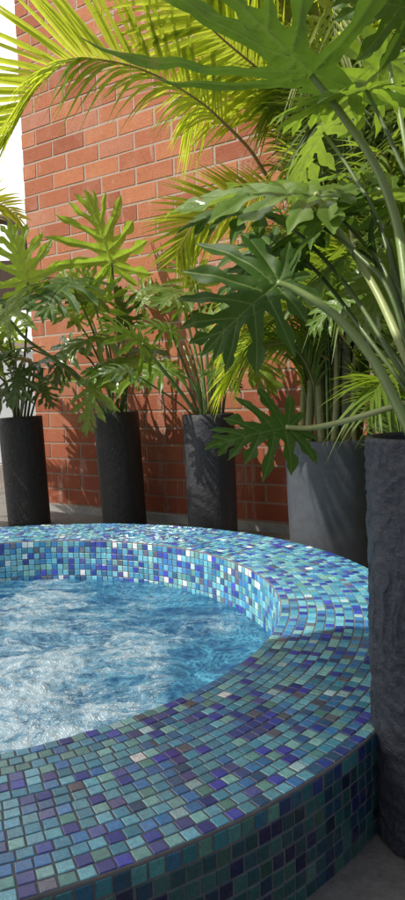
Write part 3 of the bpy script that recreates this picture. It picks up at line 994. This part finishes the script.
LM = [M_LF_DARK, M_LF_MID, M_LF_BRI, M_LF_GLOSS, M_LF_BRI]
filler(ph1, 5, LM, .14, .62, .20, .30, 7)
filler(ph2, 5, LM, .16, .66, .20, .32, 8, spread=(.18, .45))
filler(ph3, 5, LM, .20, .66, .20, .32, 9, spread=(.18, .42))
BIG[0] = 1.0
filler(ph4, 8, [M_LF_DARK, M_LF_GLOSS, M_LF_MID], .22, .62, .18, .27, 10, az=(20, 130), spread=(.12, .4), pm=M_PET_D, pr=(.004, .0028))

# ------------------------------------------------------------------ palms


def frond_mesh(pts, n, ln, wd, side, a0=68, a1=30, sag=.25, r0=.006, seed=0, both=(1, 1), vlift=.15, start=.12, rach_tint=.5, dry=0.0, jit=1.0):
    """pts: rachis points; side: hint for the + side of the leaflets"""
    rg = random.Random(seed)
    c = catmull(pts, 10)
    seg = [0.0]
    for a, b in zip(c[:-1], c[1:]):
        seg.append(seg[-1] + (b - a).length)
    tot = seg[-1]
    mb = MB()
    mb.tube(c, [r0 * (1 - .85 * i / (len(c) - 1)) for i in range(len(c))], 6, 1)

    def at(u):
        s = u * tot
        for i in range(len(seg) - 1):
            if s <= seg[i + 1]:
                k = (s - seg[i]) / max(1e-9, seg[i + 1] - seg[i])
                return c[i].lerp(c[i + 1], k), (c[i + 1] - c[i]).normalized()
        return c[-1].copy(), (c[-1] - c[-2]).normalized()
    side = Vector(side)
    for i in range(n):
        u = start + (1 - start) * (i + .5) / n
        p, T = at(u)
        Sd = (side - T * side.dot(T))
        if Sd.length < 1e-3:
            continue
        Sd.normalize()
        Nn = T.cross(Sd).normalized()
        if Nn.z < 0:
            Nn_v = -Nn
        else:
            Nn_v = Nn
        for k, s in enumerate((1, -1)):
            if rg.random() > both[k]:
                continue
            al = R(a0 + (a1 - a0) * u + rg.uniform(-6, 6) * jit)
            d = (T * math.cos(al) + Sd * s * math.sin(al) + Nn_v * (vlift + rg.uniform(-.10, .10) * jit)).normalized()
            uu = (u - start) / (1 - start)
            l = ln * (.45 + .55 * math.sin(math.pi * min(1, uu * .8 + .18)) ** .8) * rg.uniform(.88, 1.08)
            if uu > .85:
                l *= 1 - (uu - .85) * 2.2
            wv = d.cross(Nn).normalized()
            w0 = wd * rg.uniform(.85, 1.15) * (.7 + .3 * math.sin(math.pi * uu))
            st = 6
            prof = [.45, .95, 1.0, .85, .55, .22, .02]
            vs, cs, fs = [], [], []
            tint = rg.random()
            dr = dry * rg.random()
            sg = sag * rg.uniform(.6, 1.5)
            tw = rg.uniform(-.5, .5) * jit
            for q in range(st + 1):
                t_ = q / st
                pos = p + d * l * t_ + Vector((0, 0, -1)) * l * sg * t_ * t_
                ww = (wv * math.cos(tw * t_) + Nn * math.sin(tw * t_)) * w0 * prof[q] * .5
                lift = Nn * w0 * prof[q] * .16
                vs += [pos + ww + lift, pos, pos - ww + lift]
                tb = min(1, max(0, tint + (t_ - .5) * .2))
                dq = min(1, dr + (dry * 1.1 if t_ > .8 else 0))
                cs += [(0, tb, dq, 1), (.7, tb, dq * .8, 1), (0, tb, dq, 1)]
            for q in range(st):
                b = q * 3
                fs += [(b, b + 1, b + 4, b + 3), (b + 1, b + 2, b + 5, b + 4)]
            mb.add(vs, fs, 0, cs)
    return mb


GPALM = None
palm = thing('areca_palm', 'areca palm with ringed canes and arching yellow-green fronds in the wide grey planter', 'palm', bg + Vector((0, 0, .45)))
po = palm.location


def add_frond(plant, pts, n, ln, wd, side, mat, rm=None, **kw):
    pts = [P(*p) if isinstance(p, tuple) else p for p in pts]
    mb = frond_mesh([p - plant.location for p in pts], n, ln, wd, side, **kw)
    return obj('frond', mb.mesh('frond'), [mat, rm or M_RACH], plant)


# canes
rc = random.Random(21)
canes = [  # base dx,dy ; top px x,y,D ; radius
    (-.045, -.05, 318, 190, 2.38, .013, 1), (.03, -.09, 343, 240, 2.30, .017, 0), (-.09, .0, 328, 245, 2.40, .014, 1), (.07, -.03, 372, 200, 2.42, .019, 0),
    (.0, .04, 305, 120, 2.46, .013, 1), (.09, .05, 395, 150, 2.5, .015, 1), (-.02, -.10, 336, 330, 2.27, .011, 1), (-.10, .06, 300, 175, 2.52, .012, 1),
    (.05, .09, 355, 120, 2.55, .014, 0), (.11, -.02, 405, 260, 2.4, .012, 1), (.02, .0, 350, 170, 2.42, .012, 0), (.055, -.10, 362, 300, 2.3, .010, 1)]
tops = []
for (dx, dy, x, y, D, r_, gcol) in canes:
    top = P(x, y, D)
    base = bg + Vector((dx, dy, .43))
    mid = base.lerp(top, .5) + Vector((rc.uniform(-.02, .02), rc.uniform(-.02, .02), 0))
    c = catmull([base, mid, top], 10)
    mb = MB()
    mb.tube([p - po for p in c], [r_ * (1.15 - .45 * i / len(c)) for i in range(len(c))], 9)
    obj('cane', mb.mesh('cane'), M_CANE_G if gcol else M_CANE, palm)
    tops.append(top)

# fronds seen clearly
add_frond(palm, [(268, 178, 2.42), (250, 150, 2.36), (225, 124, 2.30), (197, 100, 2.24), (150, 73, 2.16), (101, 60, 2.08), (66, 63, 2.0), (35, 91, 1.95), (9, 138, 1.92)], 62, .42, .016, (.0, -.15, 1), M_PALM_Y, a0=58, a1=40, sag=.06, r0=.0065, seed=1, vlift=.0, start=.20, both=(1, 0))
add_frond(palm, [(268, 178, 2.42), (250, 150, 2.36), (225, 124, 2.30), (197, 100, 2.24), (150, 73, 2.16), (101, 60, 2.08), (66, 63, 2.0), (35, 91, 1.95), (9, 138, 1.92)], 64, .34, .015, (.2, .75, .3), M_PALM_Y, a0=56, a1=24, sag=.42, r0=.004, seed=2, vlift=.0, start=.22, both=(0, 1))
add_frond(palm, [(310, 130, 2.45), (290, 95, 2.38), (256, 67, 2.28), (214, 31, 2.18), (180, -8, 2.1), (150, -60, 2.0)], 48, .36, .021, (.7, -.2, .65), M_PALM_Y, a0=66, a1=35, sag=.18, seed=3, vlift=.05)
add_frond(palm, [(306, 115, 2.46), (300, 60, 2.42), (285, 10, 2.36), (255, -40, 2.28), (215, -75, 2.2)], 52, .44, .023, (-.7, -.2, -.3), M_PALM_Y, a0=70, a1=40, sag=.40, seed=4, vlift=.05)
add_frond(palm, [(305, 150, 2.5), (280, 85, 2.46), (250, 25, 2.40), (225, -30, 2.32), (190, -70, 2.2)], 54, .40, .020, (-.8, -.2, -.1), M_PALM_Y, a0=64, a1=38, sag=.30, seed=14)
add_frond(palm, [(330, 200, 2.46), (300, 140, 2.45), (272, 95, 2.42), (240, 75, 2.38), (205, 95, 2.36), (185, 130, 2.34)], 54, .26, .015, (0, -.6, .6), M_PALM_Y, a0=60, a1=30, sag=.50, seed=15)
add_frond(palm, [(350, 240, 2.4), (345, 160, 2.4), (325, 100, 2.38), (295, 85, 2.35), (265, 110, 2.33)], 46, .28, .015, (0, -.6, .6), M_PALM_G, a0=60, a1=30, sag=.5, seed=16)
add_frond(palm, [(322, 120, 2.42), (318, 60, 2.38), (318, 0, 2.32), (300, -60, 2.2)], 46, .42, .022, (.95, -.2, 0), M_PALM_Y, a0=68, a1=40, sag=.40, seed=5)
add_frond(palm, [(300, 190, 2.46), (265, 196, 2.44), (228, 203, 2.42), (196, 222, 2.40), (176, 256, 2.38)], 50, .25, .012, (-.7, -.3, .55), M_PALM_Y, a0=58, a1=26, sag=.12, seed=6, dry=.15)
add_frond(palm, [(330, 330, 2.32), (305, 300, 2.33), (275, 290, 2.35), (245, 305, 2.36), (225, 340, 2.36)], 58, .20, .014, (0, -.8, .3), M_PALM_Y, a0=62, a1=30, sag=.45, seed=8, dry=.2)
add_frond(palm, [(330, 360, 2.30), (300, 345, 2.32), (268, 345, 2.34), (240, 362, 2.35), (222, 390, 2.35)], 56, .18, .013, (0, -.8, .3), M_PALM_Y, a0=62, a1=30, sag=.40, seed=9, dry=.3)
add_frond(palm, [(350, 345, 2.24), (320, 312, 2.22), (284, 312, 2.2), (254, 342, 2.19), (240, 384, 2.19)], 54, .17, .012, (0, -.8, .3), M_PALM_G, a0=62, a1=30, sag=.45, seed=18)
add_frond(palm, [(328, 300, 2.36), (300, 265, 2.4), (270, 255, 2.45), (245, 270, 2.46)], 40, .20, .012, (0, -.8, .3), M_PALM_G, a0=62, a1=30, sag=.45, seed=10)
# the bushy middle
fi = 20
for k, (dx, dy, x, y, D, r_, gcol) in enumerate(canes):
    top = tops[k]
    nf = 5 if y < 230 else 4
    for j in range(nf):
        a = rc.uniform(0, 2 * math.pi)
        reach = rc.uniform(.35, .75)
        rise = rc.uniform(.15, .55)
        dirv = Vector((math.cos(a) * .9 + .25, math.sin(a) * .55, 0))
        if dirv.y > .3:
            dirv.y *= .4
        if x < 335 and dirv.x < .1:
            dirv.x = abs(dirv.x) + .1
        if dirv.x < 0:
            reach *= .5
            rise += .2
        p0 = top
        p1 = top + dirv * reach * .3 + Vector((0, 0, rise * .7))
        p2 = top + dirv * reach * .7 + Vector((0, 0, rise))
        p3 = top + dirv * reach * 1.1 + Vector((0, 0, rise * .72))
        if px_of(p3)[0] < 300:
            dirv.x = abs(dirv.x)
            p1, p2, p3 = (top + dirv * reach * q_ + Vector((0, 0, rise * z_)) for q_, z_ in ((.3, .7), (.7, 1.0), (1.1, .72)))
        sd = Vector((-dirv.y, dirv.x, .15))
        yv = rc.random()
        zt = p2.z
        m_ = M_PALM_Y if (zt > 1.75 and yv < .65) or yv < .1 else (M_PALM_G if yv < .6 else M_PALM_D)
        fi += 1
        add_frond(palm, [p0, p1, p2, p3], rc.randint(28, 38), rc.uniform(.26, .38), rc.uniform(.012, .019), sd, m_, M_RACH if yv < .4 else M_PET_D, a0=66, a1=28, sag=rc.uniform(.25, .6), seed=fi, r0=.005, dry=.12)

# young fronds rising from the base of the clump
def sucker(plant, base, n, seed, hmin, hmax, spr, mats, xmin):
    rg = random.Random(seed)
    for i in range(n):
        a = rg.uniform(0, 6.28)
        dv = Vector((math.cos(a), math.sin(a) * .8, 0))
        b0 = base + dv * rg.uniform(.01, .10)
        h = rg.uniform(hmin, hmax)
        o_ = rg.uniform(*spr)
        pts = [b0, b0 + dv * o_ * .12 + Vector((0, 0, h * .45)), b0 + dv * o_ * .45 + Vector((0, 0, h * .85)), b0 + dv * o_ + Vector((0, 0, h)), b0 + dv * o_ * 1.45 + Vector((0, 0, h * .93))]
        if px_of(pts[-1])[0] < xmin:
            pts = [Vector((2 * base.x - p.x, p.y, p.z)) if p.x < base.x else p for p in pts]
        m_ = rg.choice(mats)
        add_frond(plant, pts, rg.randint(30, 40), rg.uniform(.18, .30), rg.uniform(.010, .016), (-dv.y, dv.x, .1), m_, rg.choice([M_PET_D, M_RACH, M_PET]), a0=58, a1=26, sag=rg.uniform(.2, .6), seed=seed * 100 + i, r0=.0055, start=rg.uniform(.34, .5), dry=.15)


sucker(palm, bg + Vector((0, 0, .44)), 44, 5, .35, 1.15, (.12, .42), [M_PALM_G, M_PALM_G, M_PALM_G, M_PALM_Y], 240)
# second clump behind the closest planter
q = P(424, 500, 2.15)
palmb = thing('areca_palm', 'dense dark green palm clump behind the closest planter at the right edge', 'palm', (q.x, q.y, 0))
for k in range(9):
    a = k * 2.4
    base = palmb.location + Vector((math.cos(a) * .08, math.sin(a) * .08, 0))
    top = base + Vector((math.cos(a) * .16, math.sin(a) * .12, rc.uniform(.75, 1.35)))
    mb = MB()
    mb.tube([p - palmb.location for p in catmull([base, base.lerp(top, .5) + Vector((.01, 0, 0)), top], 8)], [.014 - .0003 * i for i in range(17)], 8)
    obj('cane', mb.mesh('cane'), [M_CANE, M_CANE_G][k % 2], palmb)
    for j in range(5):
        b = rc.uniform(0, 6.28)
        dv = Vector((math.cos(b) * .8 - .25, math.sin(b) * .6, 0))
        reach, rise = rc.uniform(.3, .65), rc.uniform(.1, .5)
        fi += 1
        if px_of(top + dv * reach * 1.1 + Vector((0, 0, rise * .7)))[0] < 320:
            dv.x = abs(dv.x)
        add_frond(palmb, [top, top + dv * reach * .3 + Vector((0, 0, rise * .7)), top + dv * reach * .7 + Vector((0, 0, rise)), top + dv * reach * 1.1 + Vector((0, 0, rise * .7))],
                  30, rc.uniform(.24, .34), rc.uniform(.013, .02), (-dv.y, dv.x, .15), [M_PALM_D, M_PALM_G][j % 2], M_PET_D, a0=64, a1=28, sag=rc.uniform(.3, .7), seed=fi, r0=.005, dry=.1)

sucker(palmb, palmb.location.copy(), 40, 6, .6, 1.5, (.15, .45), [M_PALM_G, M_PALM_G, M_PALM_D], 335)

# palm beyond the left edge of the picture
pl = Vector((-1.52, 3.12, 0))
palm2 = thing('areca_palm', 'yellow palm frond tips reaching in at the far left edge before the sky', 'palm', pl)
ctop = []
for k in range(6):
    a = k * 1.05
    b_ = pl + Vector((math.cos(a) * .09, math.sin(a) * .09, 0))
    tp = b_ + Vector((math.cos(a) * .16, math.sin(a) * .16, .75 + .14 * k))
    mb = MB()
    mb.tube([p - pl for p in catmull([b_, b_.lerp(tp, .5) + Vector((.015, 0, 0)), tp], 8)], [.018 - .0005 * i for i in range(17)], 9)
    obj('cane', mb.mesh('cane'), M_CANE_G, palm2)
    ctop.append(tp)
add_frond(palm2, [ctop[5], (-48, 216, 3.3), (-20, 201, 3.3), (2, 205, 3.3), (20, 218, 3.3)], 44, .22, .014, (0, -.5, .8), M_PALM_Y, a0=60, a1=26, sag=.15, seed=90)
for k in range(24):
    tp = ctop[k % 6]
    a = rc.uniform(0, 6.28)
    dv = Vector((math.cos(a), math.sin(a), 0))
    reach = rc.uniform(.35, .62)
    if dv.x > 0:
        reach = min(reach, max(.2, (-.99 - tp.x) / dv.x / 1.1 - .12))
    rise = rc.uniform(.05, .4)
    add_frond(palm2, [tp, tp + dv * reach * .3 + Vector((0, 0, rise * .8)), tp + dv * reach * .7 + Vector((0, 0, rise)), tp + dv * reach * 1.1 + Vector((0, 0, rise * .6))],
              30, rc.uniform(.22, .30), .018, (-dv.y, dv.x, .1), M_PALM_G, a0=62, a1=28, sag=.35, seed=200 + k)

# ------------------------------------------------------------------ balustrade and pergola beyond the wall's end
q = P(0, 380, 5.0)
BAL = thing('glass_balustrade', 'frosted white glass balustrade with a pinkish top rail beyond the wall end', 'railing', (q.x, q.y, 0))
mb = MB()
mb.box(-2.6, 1.2, -.006, .006, .20, 1.02)
obj('glass_panel', mb.mesh('glass_panel'), M_GLASS, BAL, smooth=False)
mb = MB()
mb.box(-2.6, 1.2, -.025, .025, 1.035, 1.085)
obj('top_rail', mb.mesh('top_rail'), M_RAIL, BAL, smooth=False)
mb = MB()
mb.box(-2.6, 1.2, -.05, .05, 0, .19)
obj('kerb', mb.mesh('kerb'), M_PARAPET, BAL, smooth=False)
for xx in (-1.3, .55):
    mb = MB()
    mb.box(xx - .02, xx + .02, .008, .048, .19, 1.035)
    obj('post', mb.mesh('post'), M_RAIL, BAL, smooth=False)

q = P(-10, 300, 6.6)
PG = thing('timber_pergola', 'dark brown timber pergola with a curved brace beyond the wall end', 'pergola', (q.x, q.y, 0))
o = PG.location
z0 = P(0, 312, 6.6).z
z1 = P(0, 268, 6.6).z
mb = MB()
mb.box(-2.2, .9, -.07, .07, z0 + .12, z1 + .05)
obj('beam', mb.mesh('beam'), M_TIMBER, PG, smooth=False)
mb = MB()
mb.box(-2.2, .9, -.16, -.08, z0, z0 + .10)
obj('lower_beam', mb.mesh('lower_beam'), M_TIMBER, PG, smooth=False)
mb = MB()
c = catmull([P(29, 300, 6.5) - o, P(27, 258, 6.5) - o, P(23, 236, 6.5) - o, P(14, 224, 6.5) - o, P(0, 219, 6.5) - o, P(-14, 224, 6.5) - o], 6)
mb.tube(c, [.05] * len(c), 8)
obj('brace', mb.mesh('brace'), M_TIMBER, PG)
for xx in (-1.9, .72):
    mb = MB()
    mb.box(xx - .06, xx + .06, .075, .2, 0, z1 + .05)
    obj('post', mb.mesh('post'), M_TIMBER, PG, smooth=False)

# ------------------------------------------------------------------ added unseen sunshade left of the camera: blocks sun on the near rim
PX, PY, PZ, PR = -1.27, -.15, 2.0, 1.04
par = thing('added_sunshade', 'cream sunshade added out of view beside the camera to shade the near rim of the tub', 'added_sunshade', (PX, PY, 0))
mb = MB()
vs = [(0, 0, PZ + .42)]
fs = []
for k in range(8):
    a = math.pi / 4 * k
    vs += [(PR * .5 * math.cos(a), PR * .5 * math.sin(a), PZ + .22), (PR * math.cos(a), PR * math.sin(a), PZ), (PR * math.cos(a), PR * math.sin(a), PZ - .12)]
for k in range(8):
    i, j = 1 + 3 * k, 1 + 3 * ((k + 1) % 8)
    fs += [(0, i, j), (i, i + 1, j + 1, j), (i + 1, i + 2, j + 2, j + 1)]
mb.add(vs, fs)
obj('added_sunshade_canopy', mb.mesh('added_sunshade_canopy'), mat_simple('added_sunshade_cloth', (.42, .38, .32), .9, 0, 60, .1), par, smooth=False)
mb = MB()
mb.tube([(0, 0, 0), (0, 0, PZ + .44)], [.022, .022], 12)
obj('added_sunshade_pole', mb.mesh('added_sunshade_pole'), M_TIMBER, par)
v_, f_ = lathe([(.001, .0), (.26, .0), (.26, .06), (.05, .09), (.04, .2), (.001, .2)], 24)
mb = MB()
mb.add(v_, f_)
obj('base', mb.mesh('base'), M_POTG, par)  # base of the added unseen sunshade

# ------------------------------------------------------------------ light
SUN_EL, SAZ = 48, 18         # elevation; sun is to the left, SAZ degrees towards the camera side
sv = Vector((-math.cos(R(SAZ)) * math.cos(R(SUN_EL)), -math.sin(R(SAZ)) * math.cos(R(SUN_EL)), math.sin(R(SUN_EL))))
ld = bpy.data.lights.new('sun', 'SUN')
ld.energy = 5.0
ld.angle = R(.53)
ld.color = (1, .95, .86)
lo = bpy.data.objects.new('sun', ld)
COL.objects.link(lo)
lo.rotation_euler = sv.to_track_quat('Z', 'Y').to_euler()
lo.location = (-4, -1, 6)

wd = bpy.data.worlds.new('World')
scene.world = wd
wd.use_nodes = True
nt = wd.node_tree
nt.nodes.clear()
ow = nt.nodes.new('ShaderNodeOutputWorld')
bgn = nt.nodes.new('ShaderNodeBackground')
bgn.inputs['Strength'].default_value = .09
sky = nt.nodes.new('ShaderNodeTexSky')
sky.sky_type = 'NISHITA'
sky.sun_disc = False
sky.sun_elevation = R(SUN_EL)
sky.sun_rotation = math.atan2(sv.x, sv.y)
sky.dust_density = 3
tc = nt.nodes.new('ShaderNodeTexCoord')
ns = nt.nodes.new('ShaderNodeTexNoise')
ns.inputs['Scale'].default_value = 1.6
ns.inputs['Detail'].default_value = 7
# bright haze and cloud towards the open side (left / far side), clearer sky behind
dt = nt.nodes.new('ShaderNodeVectorMath')
dt.operation = 'DOT_PRODUCT'
dt.inputs[1].default_value = Vector((-.72, .69, .05)).normalized()
ad = nt.nodes.new('ShaderNodeMath')
ad.operation = 'MULTIPLY_ADD'
ad.inputs[1].default_value = .55
rp = nt.nodes.new('ShaderNodeValToRGB')
rp.color_ramp.elements[0].color = (.10, .10, .10, 1)
rp.color_ramp.elements[0].position = .35
rp.color_ramp.elements[1].position = .72
mx = nt.nodes.new('ShaderNodeMix')
mx.data_type = 'RGBA'
nt.links.new(tc.outputs['Generated'], ns.inputs['Vector'])
nt.links.new(tc.outputs['Generated'], dt.inputs[0])
nt.links.new(dt.outputs['Value'], ad.inputs[0])
nt.links.new(ns.outputs['Fac'], ad.inputs[2])
nt.links.new(ad.outputs[0], rp.inputs[0])
nt.links.new(rp.outputs[0], mx.inputs[0])
nt.links.new(sky.outputs[0], mx.inputs[6])
mx.inputs[7].default_value = (16.2, 15.9, 15.6, 1)
nt.links.new(mx.outputs[2], bgn.inputs[0])
nt.links.new(bgn.outputs[0], ow.inputs[0])

scene.view_settings.view_transform = 'Standard'
scene.view_settings.look = 'None'
scene.view_settings.exposure = 0
scene.render.engine = 'CYCLES'
scene.cycles.use_denoising = True
scene.cycles.max_bounces = 8
scene.cycles.transparent_max_bounces = 8
